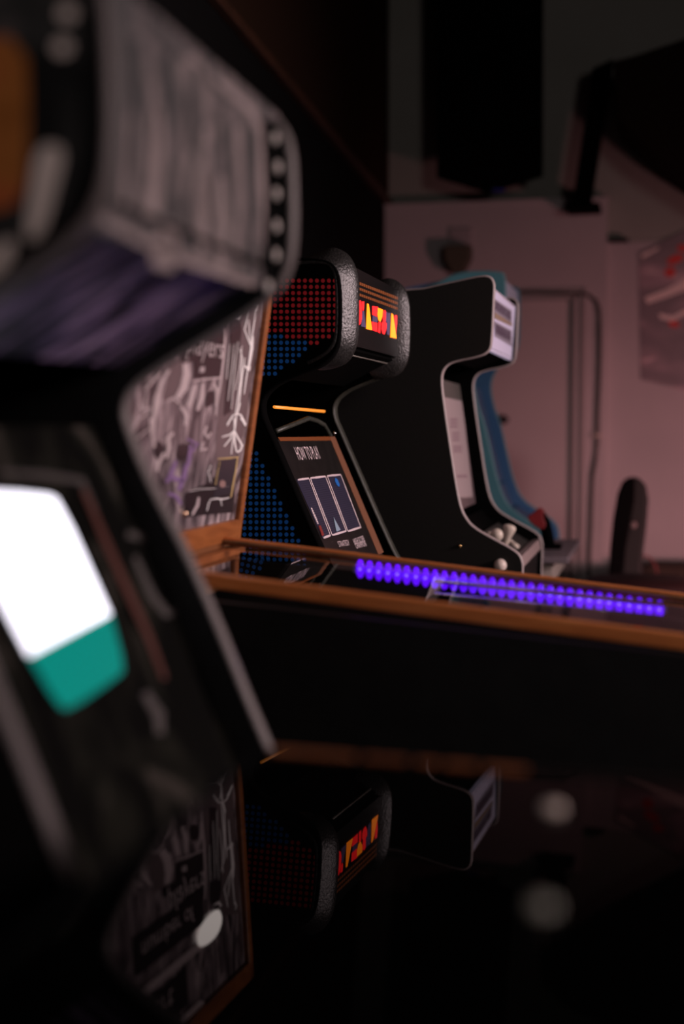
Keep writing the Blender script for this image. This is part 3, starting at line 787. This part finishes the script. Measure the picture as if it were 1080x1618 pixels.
# bezel
YP1 = 3.17
e0, e1 = onY(526, 691, YP1), onY(604, 876, YP1)
dv = Vector((e1.x - e0.x, 0, e1.z - e0.z)).normalized()
nb = Vector((-dv.z, 0, dv.x));
if nb.x < 0: nb = -nb
plCB = Plane(e0, nb)
L_ = (e1 - e0).length
q0 = Vector((e0.x, YC0 + .03, e0.z)); q1 = Vector((e1.x, YC0 + .03, e1.z)) + dv * .12
bm = prism(bmesh.new(), [q0, Vector((q0.x, YP1, q0.z)), Vector((q1.x, YP1, q1.z)), q1], -nb * .01)
cb = link('instruction_bezel', bm, noisy('bezel_print', [(.3, (.010, .0085, .008)), (.7, (.017, .014, .013))], nscale=30, rough=.3, spec=.3), C.root)
bm = bmesh.new()
px_shape(bm, plCB, [(438, 691), (528, 690), (530, 696), (442, 697)], .001, .001)
link('orange_border', bm, mat('border_brown', (.24, .07, .02), .35), cb)
bm = bmesh.new()
px_shape(bm, plCB, [(520, 691), (528, 690), (605, 873), (597, 877)], .0012, .001)
link('orange_border', bm, mat('border_tan', (.24, .10, .055), .35), cb)
def C4(pts): return [(430 + x / 5.143, 630 + y / 5.143) for x, y in pts]
m_w = mat('print_pink_white', (.78, .63, .65), .4)
bm = bmesh.new()
px_shape(bm, plCB, C4([(190, 655), (290, 645), (465, 1120), (405, 1138)]), .001, .0008)
px_shape(bm, plCB, C4([(300, 645), (425, 630), (595, 1090), (478, 1120)]), .001, .0008)
px_shape(bm, plCB, C4([(440, 628), (548, 618), (716, 1050), (608, 1085)]), .001, .0008)
link_split('diagram_panel', bm, mat('diagram_blue_grey', (.03, .028, .06), .4), cb)
bm = bmesh.new()
def quadband(p, q, wd): stroke(bm, plCB, C4([p, ((p[0] + q[0]) / 2, (p[1] + q[1]) / 2), q]), wd / 5.143, .002)
for p, q, wd in [((200, 662), (290, 650), 18), ((302, 648), (425, 634), 18), ((438, 630), (550, 620), 16), ((408, 1134), (468, 1112), 20), ((480, 1112), (592, 1078), 18), ((608, 1080), (714, 1046), 18),
                 ((290, 650), (466, 1118), 8), ((302, 650), (480, 1112), 8), ((425, 634), (594, 1080), 8), ((440, 632), (607, 1080), 8), ((550, 622), (712, 1048), 8), ((310, 890), (365, 1020), 14)]:
    quadband(p, q, wd)
link_split('white_rule', bm, m_w, cb)
bm = bmesh.new()       # fine ruled lines inside the three diagrams
for k in range(1, 27):
    t = k / 27
    for (a0, a1, b0_, b1_) in [((205, 662), (290, 650), (408, 1134), (466, 1116)), ((303, 650), (425, 636), (480, 1112), (592, 1080)), ((440, 632), (550, 622), (608, 1080), (712, 1048))]:
        p = (a0[0] + (b0_[0] - a0[0]) * t, a0[1] + (b0_[1] - a0[1]) * t); q = (a1[0] + (b1_[0] - a1[0]) * t, a1[1] + (b1_[1] - a1[1]) * t)
        quadband(p, q, 5.5)
link('ruled_lines', bm, mat('rule_dark', (.02, .016, .03), .5), cb)
bm = bmesh.new(); px_shape(bm, plCB, C4([(502, 645), (522, 660), (538, 700), (535, 720), (515, 705), (500, 670)]), .0026, .0005)
link('blue_mark', bm, mat('mark_blue', (.02, .16, .55), .4), cb)
bm = bmesh.new(); px_shape(bm, plCB, C4([(488, 965), (546, 1070), (512, 1084)]), .0026, .0005)
link('pale_triangle', bm, mat('mark_pale_blue', (.3, .4, .5), .4), cb)
bm = bmesh.new(); px_shape(bm, plCB, C4([(365, 1035), (385, 1035), (412, 1110), (395, 1120)]), .0026, .0005)
link('red_mark', bm, mat('mark_red', (.25, .03, .025), .4), cb)
tdir = -dv
def bz_text(txt, pa, pb, hpx, wt=0):
    a_ = plCB.at(*C4([pa])[0]); b_ = plCB.at(*C4([pb])[0])
    h_ = (plCB.at(*C4([(pa[0], pa[1] - hpx)])[0]) - a_).length
    put_text('bezel_lettering', txt, a_, b_ - a_, (0, 0, 1) if False else tdir, h_, (b_ - a_).length, m_w, cb, .0015, wt)
bz_text('HOW TO PLAY', (212, 502), (395, 490), 60, 0)
bz_text('STRATEGY', (540, 1208), (628, 1192), 26, 0)
bz_text('HIGH SCORE', (665, 1190), (750, 1160), 26, 0)
bz_text('CHAMPION', (680, 1222), (762, 1198), 24, 0)
# monitor hood pieces
pA, pB = onX(433, 643, -.745), onX(512, 650, -.745)
link('orange_glow_line', tube(bmesh.new(), [pA, pB], .0032), mat('glow_orange', (.5, .2, .05), .3, emit=(1.0, .30, .03), es=.9), C.root, smooth=True)  # glowing tube put in for orange light reflected under the hood
hb = bmesh.new()
px_h = [(436, 681), (462, 671), (487, 661), (500, 665), (512, 672), (520, 686), (526, 694)]
hp = [onX(x, y, -.735) for x, y in px_h]
tube(hb, hp, .0055, 6)
link('hood_gasket', hb, TM_DARK, C.root, smooth=True)
p = onX(528, 684, -.70)
link('hood_screw', lathe(bmesh.new(), p, (1, -.3, .2), [(.004, 0), (.004, .002), (.001, .004)], 10), CHROME, C.root, smooth=True)
C.slab('control_panel', CX(515, 890), CX(578, 985), .03, BLK)
C.slab('front_panel', CX(600, 1010), (C.fx, .02), .02, BLK)

# ================================================================== D  black cabinet with pale edging
YD0, YD1 = 3.50, 4.14
def c4(pts): return [(640 + x / 3.112, 400 + y / 3.112) for x, y in pts]
Dp = c4([(30, 190), (200, 152), (375, 113), (415, 118), (433, 145), (431, 200), (421, 430), (410, 478), (370, 503), (230, 530), (193, 556), (175, 592), (174, 650), (192, 790), (216, 950), (240, 1110), (262, 1230), (285, 1295), (330, 1352), (430, 1408), (530, 1462), (566, 1495), (577, 1560)])
D = Cab('arcade_cabinet', 'black arcade cabinet with pale edging and white printed header', Dp, YD0, YD0, YD1, -1.16, DK, TM_PINK, trim_w=.017, side_t=.018, rnd=2)
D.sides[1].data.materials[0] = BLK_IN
def DX(x, y): p = onY(x, y, YD0); q = c4([(x, y)])[0]; p = onY(q[0], q[1], YD0); return (p.x, p.z)
mk, plDM = D.slab('marquee', DX(433, 160), DX(411, 472), .006, mat('header_lilac', (.60, .52, .64), .3, emit=(.55, .45, .62), es=.40))
D.slab('marquee_top', DX(380, 113), DX(432, 150), .008, mat('tan_board', (.38, .24, .15), .6))
def c3(pts): return [(690 + x / 7.714, 420 + y / 7.714) for x, y in pts]
bm = bmesh.new()
px_shape(bm, plDM, c3([(690, 395), (905, 545), (908, 740), (692, 640)]), .001, .0006)
px_shape(bm, plDM, c3([(690, 670), (905, 790), (910, 985), (700, 860)]), .001, .0006)
link_split('printed_panel', bm, mat('header_grey', (.30, .24, .30), .3, emit=(.3, .25, .32), es=.15), mk)
bm = bmesh.new()
px_shape(bm, plDM, c3([(700, 570), (905, 700), (906, 738), (700, 640)]), .0016, .0006)
link('tan_stripe', bm, mat('header_tan', (.42, .29, .2), .4), mk)
bm = bmesh.new()
random.seed(3)
for (x0_, y0_, x1_, y1_, hh) in [(700, 430, 895, 570, 110), (708, 710, 890, 810, 120)]:
    n = 9
    for k in range(n):
        x = x0_ + (x1_ - x0_) * k / n; y = y0_ + (y1_ - y0_) * k / n
        wd = 8 + random.random() * 7
        px_shape(bm, plDM, c3([(x, y), (x + wd, y + 8), (x + wd, y + hh), (x, y + hh - 8)]), .0022, .0005)
        if k % 2: px_shape(bm, plDM, c3([(x, y), (x + 20, y + 14), (x + 20, y + 34), (x, y + 22)]), .0022, .0005)
        else: px_shape(bm, plDM, c3([(x, y + hh * .5), (x + 20, y + hh * .5 + 14), (x + 20, y + hh * .5 + 32), (x, y + hh * .5 + 18)]), .0022, .0005)
link_split('header_lettering', bm, mat('letter_plum', (.14, .09, .14), .4), mk)
D.slab('hood_underside', DX(408, 480), DX(205, 548), .012, BLK_IN)
bz, plDB = D.slab('bezel', DX(178, 640), DX(268, 1285), .038, mat('bezel_dark_pink', (.17, .12, .125), .35))
bm = bmesh.new()
px_shape(bm, plDB, c4([(150, 700), (280, 728), (330, 1200), (200, 1205)]), .001, .001)
ins = link('instruction_card', bm, mat('card_pale_pink', (.50, .385, .39), .5), bz)
bm = bmesh.new()
for cx_, cy_, ww, hh in [(236, 838, 36, 52), (246, 905, 34, 50), (254, 965, 40, 38)]:
    for r_ in range(3): px_shape(bm, plDB, c4([(cx_ - ww / 2, cy_ - hh / 2 + r_ * hh / 3), (cx_ + ww / 2, cy_ - hh / 2 + r_ * hh / 3), (cx_ + ww / 2, cy_ - hh / 2 + (r_ + .7) * hh / 3), (cx_ - ww / 2, cy_ - hh / 2 + (r_ + .7) * hh / 3)]), .0018, .0005)
px_shape(bm, plDB, c4([(250, 1090), (300, 1090), (302, 1104), (252, 1104)]), .0018, .0005)
link('printed_text', bm, mat('print_mauve', (.36, .24, .27), .5), ins)
bm = bmesh.new(); px_shape(bm, plDB, c4([(150, 615), (275, 648), (280, 726), (150, 700)]), .001, .001)
link('dark_band', bm, mat('band_grey', (.13, .115, .105), .4), bz)
D.slab('lower_bezel', DX(270, 1290), DX(345, 1370), .03, BLK_IN)
cp, plDC = D.slab('control_panel', DX(345, 1370), DX(560, 1500), .022, mat('deck_dark', (.035, .033, .03), .5))
D.slab('front_lip', DX(568, 1500), DX(577, 1555), .004, mat('lip_pink', (.36, .27, .26), .4), th=.02)
D.slab('front_panel', DX(577, 1560), (D.fx, .02), .012, BLK)
D.slab('top_panel', (D.back_x, D.pts[0][1] - .03), DX(380, 113), .014, BLK_IN)
D.slab('back_panel', (D.back_x, .02), (D.back_x, D.pts[0][1] - .03), .0, BLK_IN)
# joysticks standing on the control deck
def deck_pt(px, py, Y): p = onY(px, py, Y); return p
def stick(px_b, px_t, Y, kind):
    b_, t_ = onY(*px_b, Y), onY(*px_t, Y)
    ax = (t_ - b_); L = ax.length
    if kind == 'bat':
        prof = [(.006, 0), (.007, L * .1), (.009, L * .35), (.0145, L * .65), (.0175, L * .85), (.015, L * .95), (.008, L), (.001, L * 1.01)]
    else:
        prof = [(.006, 0), (.006, L * .35)] + [(max(.001, .0165 * math.sin(math.pi * (i + 1.6) / 11)), L * .35 + .0165 - .0165 * math.cos(math.pi * (i + 1.6) / 11)) for i in range(0, 10)]
    o = link('joystick', lathe(bmesh.new(), b_, ax, prof), PALE, cp, smooth=True)
    return o
stick((782, 868), (786, 832), 3.575, 'ball')
stick((797, 864), (806, 829), 3.71, 'bat')
for px_, py_, Y_ in [(776, 846, 3.765), (813, 862, 3.835), (806, 857, 3.86)]:
    p = onY(px_, py_, Y_)
    link('button', lathe(bmesh.new(), p, (.5, 0, .86), [(.013, -.004), (.013, .004), (.009, .007), (.001, .008)], 16), PALE, cp, smooth=True)
p = onY(790, 893, YD0)
link('side_knob', lathe(bmesh.new(), (p.x, YD0, p.z), (0, -1, 0), [(.016, 0)] + [(.0165 * math.cos(t), .004 + .0165 * math.sin(t)) for t in [k * math.pi / 14 for k in range(8)]]), mat('knob_white', (.8, .68, .6), .2), D.sides[0], smooth=True)
p = onY(726, 863, YD0)
link('side_bolt', lathe(bmesh.new(), (p.x, YD0, p.z), (0, -1, 0), [(.0045, 0), (.0045, .003), (.001, .005)], 12), BRASS, D.sides[0], smooth=True)

# ================================================================== E  blue cabinet
YE0, YE1 = 4.90, 5.44
Ep = [(640, 470), (690, 449), (722, 430), (792, 429), (797, 440), (797, 500), (795, 540), (780, 556), (758, 570), (745, 600), (752, 640), (762, 665), (768, 689), (776, 725), (785, 763), (799, 800), (833, 824), (858, 840), (866, 855), (866, 880)]
E_ = Cab('arcade_cabinet', 'light blue arcade cabinet, farthest in the row beside the door', Ep, YE0, YE0, YE1, -1.25, noisy('light_blue_paint', [(.3, (.10, .30, .36)), (.7, (.13, .36, .42))], nscale=4, rough=.5), noisy('light_blue_edge', [(.3, (.16, .38, .43)), (.7, (.19, .43, .48))], nscale=4, rough=.5), rnd=2)
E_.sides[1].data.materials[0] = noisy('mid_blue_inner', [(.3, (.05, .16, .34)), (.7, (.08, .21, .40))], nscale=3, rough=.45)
def EX(x, y): p = onY(x, y, YE0); return (p.x, p.z)
m_eb = noisy('mid_blue_panel', [(.3, (.04, .13, .28)), (.7, (.075, .19, .36))], scale=(1, 4, 1), nscale=4, rough=.4)
E_.slab('marquee', EX(797, 440), EX(796, 535), .005, mat('e_marquee', (.55, .48, .58), .4, emit=(.4, .33, .45), es=.12))
E_.slab('hood_underside', EX(790, 552), EX(756, 574), .01, m_eb)
E_.slab('bezel', EX(746, 605), EX(785, 763), .03, m_eb)
E_.slab('lower_bezel', EX(786, 766), EX(803, 804), .03, m_eb)
E_.slab('control_panel', EX(803, 804), EX(858, 842), .02, m_eb)
E_.slab('front_panel', EX(866, 882), (E_.fx, .02), .012, m_eb)
E_.slab('top_panel', (E_.back_x, E_.pts[0][1] - .03), EX(722, 432), .01, m_eb)
E_.slab('back_panel', (E_.back_x, .02), (E_.back_x, E_.pts[0][1] - .03), .0, m_eb)
# grey side shelf between the black and the blue cabinets
zs = onY(916, 852, 4.87).z
xs_ = onY(916, 852, 4.87).x
sh = thing('side_shelf', 'grey topped side table between the black and the blue cabinets', 'side table', ((xs_ - .3), 4.53, 0))
link('table_top', boxo(xs_ - .55, xs_, 4.20, 4.87, zs - .02, zs), mat('shelf_grey', (.23, .18, .20), .5), sh, bevel=.003)
link('apron', boxo(xs_ - .5, xs_ - .05, 4.24, 4.84, zs - .09, zs - .02), mat('shelf_cream', (.55, .45, .40), .5), sh)
for lx in (xs_ - .5, xs_ - .09):
    for ly in (4.24, 4.80): link('leg', boxo(lx, lx + .04, ly, ly + .04, 0, zs - .09), BLK, sh)
# red-topped black lever unit standing on the shelf
j0 = onZ(866, 866, zs)
jt = thing('joystick_unit', 'black joystick unit with tilted red handle on the grey side table', 'joystick', (j0.x, j0.y, zs))
link('base', boxo(j0.x - .03, j0.x + .04, j0.y - .045, j0.y + .045, zs, zs + .012), BLK_IN, jt, bevel=.003)
yj = j0.y
link('shaft', tube(bmesh.new(), [(j0.x, yj, zs + .01), onY(864, 845, yj), onY(860, 825, yj), onY(852, 812, yj)], .02, 12, r_end=.017), BLK_IN, jt, smooth=True)
bm = bmesh.new()
prism(bm, round_poly and [(p.x, yj - .02, p.z) for p in [onY(x, y, yj) for x, y in round_poly([(830, 817), (845, 808), (851, 801), (860, 806), (858, 818), (864, 828), (858, 838), (846, 832)], 1)]], (0, .04, 0))
link('handle', bm, mat('handle_red', (.30, .02, .025), .5), jt, bevel=.005)

# ================================================================== far right furniture
# high-backed black chair
yc = 5.9
ch = thing('high_backed_chair', 'black chair with tall rounded back against the pink wall', 'chair', (onY(985, 880, yc).x, yc + .2, 0))
bk = [(961, 915), (963, 870), (968, 820), (975, 780), (983, 760), (996, 753), (1010, 756), (1020, 768), (1024, 790), (1021, 830), (1016, 870), (1013, 915)]
P = [onY(x, y, yc) for x, y in bk]
bm = prism(bmesh.new(), [(p.x, yc, p.z) for p in P] , (0, .05, 0))
chb = link('backrest', bm, mat('chair_grey', (.022, .022, .019), .7), ch, bevel=.012)
P2 = [onY(x, y, yc) for x, y in [(961, 915), (963, 870), (968, 820), (975, 780), (983, 760), (996, 754), (1003, 758), (1002, 790), (995, 830), (988, 870), (984, 915)]]
link('back_pad', prism(bmesh.new(), [(p.x, yc - .03, p.z) for p in P2], (0, .03, 0)), mat('pad_black', (.003, .003, .003), .85, .1), chb, bevel=.01)
p = onY(1000, 829, yc)
link('round_knob', lathe(bmesh.new(), (p.x, yc, p.z), (0, -1, 0), ball_prof(.015)), mat('knob_dull', (.30, .24, .22), .5), chb, smooth=True)
z0 = .47; xa = P[0].x; xb_ = P[-1].x
link('back_post', boxo(xa + .03, xb_ - .03, yc + .005, yc + .045, z0 - .02, P[0].z + .02), BLK, ch)
link('seat', boxo(xa - .12, xb_ + .2, yc - .32, yc + .08, z0 - .07, z0), mat('pad_black', (.003, .003, .003), .85, .1), ch, bevel=.02)
for lx in (xa - .1, xb_ + .14):
    for ly in (yc - .3, yc + .02): link('leg', boxo(lx, lx + .035, ly, ly + .035, 0, z0 - .07), BLK, ch)
# dark sofa
zs2 = onY(1050, 893, 6.9).z
x0s = onY(1016, 893, 6.9).x
so = thing('sofa', 'dark brown low sofa at the right end of the room', 'sofa', (x0s + .7, 6.7, 0))
m_so = noisy('sofa_brown', [(.3, (.030, .018, .012)), (.7, (.055, .035, .022))], nscale=6, rough=.8)
link('backrest', boxo(x0s, x0s + 1.6, 6.9, 7.12, .1, zs2), m_so, so, bevel=.03)
link('seat', boxo(x0s + .02, x0s + 1.58, 6.4, 6.9, .1, .42), m_so, so, bevel=.03)
link('armrest', boxo(x0s - .12, x0s + .02, 6.4, 7.12, .05, .60), m_so, so, bevel=.03)
p = onY(985, 930, 5.2)
st2 = thing('red_stool', 'low dark red upholstered stool in front of the black chair', 'stool', (p.x, 5.2, 0))
zq = onY(1000, 912, 5.2).z
link('cushion', lathe(bmesh.new(), (p.x + .06, 5.2, 0), (0, 0, 1), [(.20, zq - .12), (.215, zq - .1), (.215, zq - .03), (.19, zq - .005), (.001, zq)], 32), mat('stool_red', (.05, .012, .012), .7), st2, smooth=True)
for k in range(4):
    t = k * math.pi / 2 + .6
    link('leg', tube(bmesh.new(), [(p.x + .06 + .15 * math.cos(t), 5.2 + .15 * math.sin(t), zq - .11), (p.x + .06 + .18 * math.cos(t), 5.2 + .18 * math.sin(t), 0)], .015), BLK, st2)
cw = [onY(1015 + 22 * math.cos(t), 905 - 27 * math.sin(t), 6.36) for t in [k * math.pi / 10 for k in range(11)]]
cw = [Vector((cw[0].x, 6.36, 0.3))] + cw + [Vector((cw[-1].x, 6.36, .3))]
tag(link('looped_cord', tube(bmesh.new(), cw, .004), mat('cord_red', (.28, .06, .06), .6), smooth=True), 'thin dark red cord arching above the sofa seat', 'cord')

# ================================================================== F  glossy table top in the foreground
NX, NY, D0 = .02777, .04906, .2063
def zf(x, y): return CH - D0 - NX * x - NY * y
x0f, x1f, y0f, y1f = -.285, .80, .28, 1.035
T = thing('glossy_table', 'foreground table with a glossy black glass top and painted orange edge glints', 'table', ((x0f + x1f) / 2, (y0f + y1f) / 2, 0))
m_f = glass_mat('smoked_glass', boost=.31, rough=.012)
for n_ in list(m_f.node_tree.nodes):
    if n_.type == 'BSDF_TRANSPARENT':
        d_ = m_f.node_tree.nodes.new('ShaderNodeBsdfDiffuse'); d_.inputs[0].default_value = (.0015, .0015, .0015, 1)
        for l_ in list(n_.outputs[0].links): m_f.node_tree.links.new(d_.outputs[0], l_.to_socket)
tp = [(x0f + .03, y0f), (x1f, y0f), (x1f, y1f), (x0f, y1f)]
link('table_top', prism(bmesh.new(), [(x, y, zf(x, y)) for x, y in tp], (0, 0, -.008)), m_f, T)
link('table_body', prism(bmesh.new(), [(x, y, zf(x, y) - .008) for x, y in [(x0f + .05, y0f + .02), (x1f - .02, y0f + .02), (x1f - .02, y1f - .02), (x0f + .02, y1f - .02)]], (0, 0, -.2)), BLK_IN, T)
m_edge = mat('edge_black', (.006, .005, .004), .5, .2)
link('far_edge_trim', prism(bmesh.new(), [(x0f, y1f, zf(x0f, y1f) + .0015), (x1f, y1f, zf(x1f, y1f) + .0015), (x1f, y1f, zf(x1f, y1f) - .03), (x0f, y1f, zf(x0f, y1f) - .03)], (0, .01, 0)), m_edge, T)
m_glint = noisy('glint_orange', [(.3, (.20, .06, .02)), (.7, (.34, .11, .035))], nscale=20, rough=.5)  # orange reflections along the far edge, painted as thin patches
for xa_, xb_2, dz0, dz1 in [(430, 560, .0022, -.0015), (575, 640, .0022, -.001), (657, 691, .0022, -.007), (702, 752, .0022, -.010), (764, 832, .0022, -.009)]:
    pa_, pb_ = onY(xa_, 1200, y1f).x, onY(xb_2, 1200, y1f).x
    link('painted_edge_glint', prism(bmesh.new(), [(pa_, y1f - .0012, zf(pa_, y1f) + dz0), (pb_, y1f - .0012, zf(pb_, y1f) + dz0), (pb_, y1f - .0012, zf(pb_, y1f) + dz1 * .2), (pa_, y1f - .0012, zf(pa_, y1f) + dz1 * .2)], (0, .009, 0)), m_glint, T)
link('edge_trim', prism(bmesh.new(), [(x0f + .022, y0f, zf(x0f, y0f)), (x0f - .008, y1f + .01, zf(x0f, y1f)), (x0f - .008, y1f + .01, zf(x0f, y1f) - .03), (x0f + .022, y0f, zf(x0f, y0f) - .03)], (.008, 0, 0)), BLK_IN, T)
for x, y in [(x0f + .055, y0f + .03), (x1f - .08, y0f + .03), (x1f - .08, y1f - .08), (x0f + .03, y1f - .08)]:
    link('leg', boxo(x, x + .05, y, y + .05, 0, zf(x, y) - .2), BLK, T, bevel=.004)
plF = Plane((0, 0, CH - D0), (NX, NY, 1))
for (x, y, lab) in [(873, 1283, 'white disc added for a blurred reflection near the far table edge'), (855, 1440, 'grey disc added for a blurred reflection nearest the viewer')]:
    c = plF.at(x, y)  # small disc standing in for a blurred reflection in the glass
    tag(link('reflection_disc', lathe(bmesh.new(), c, plF.n, [(.0066, 0), (.0072, .001), (.0068, .004), (.0055, .0055), (.001, .006)], 20), mat('disc_white' if y < 1300 else 'disc_grey', (.95, .8, .7) if y < 1300 else (.4, .4, .34), .5), smooth=True), lab, 'reflection disc')
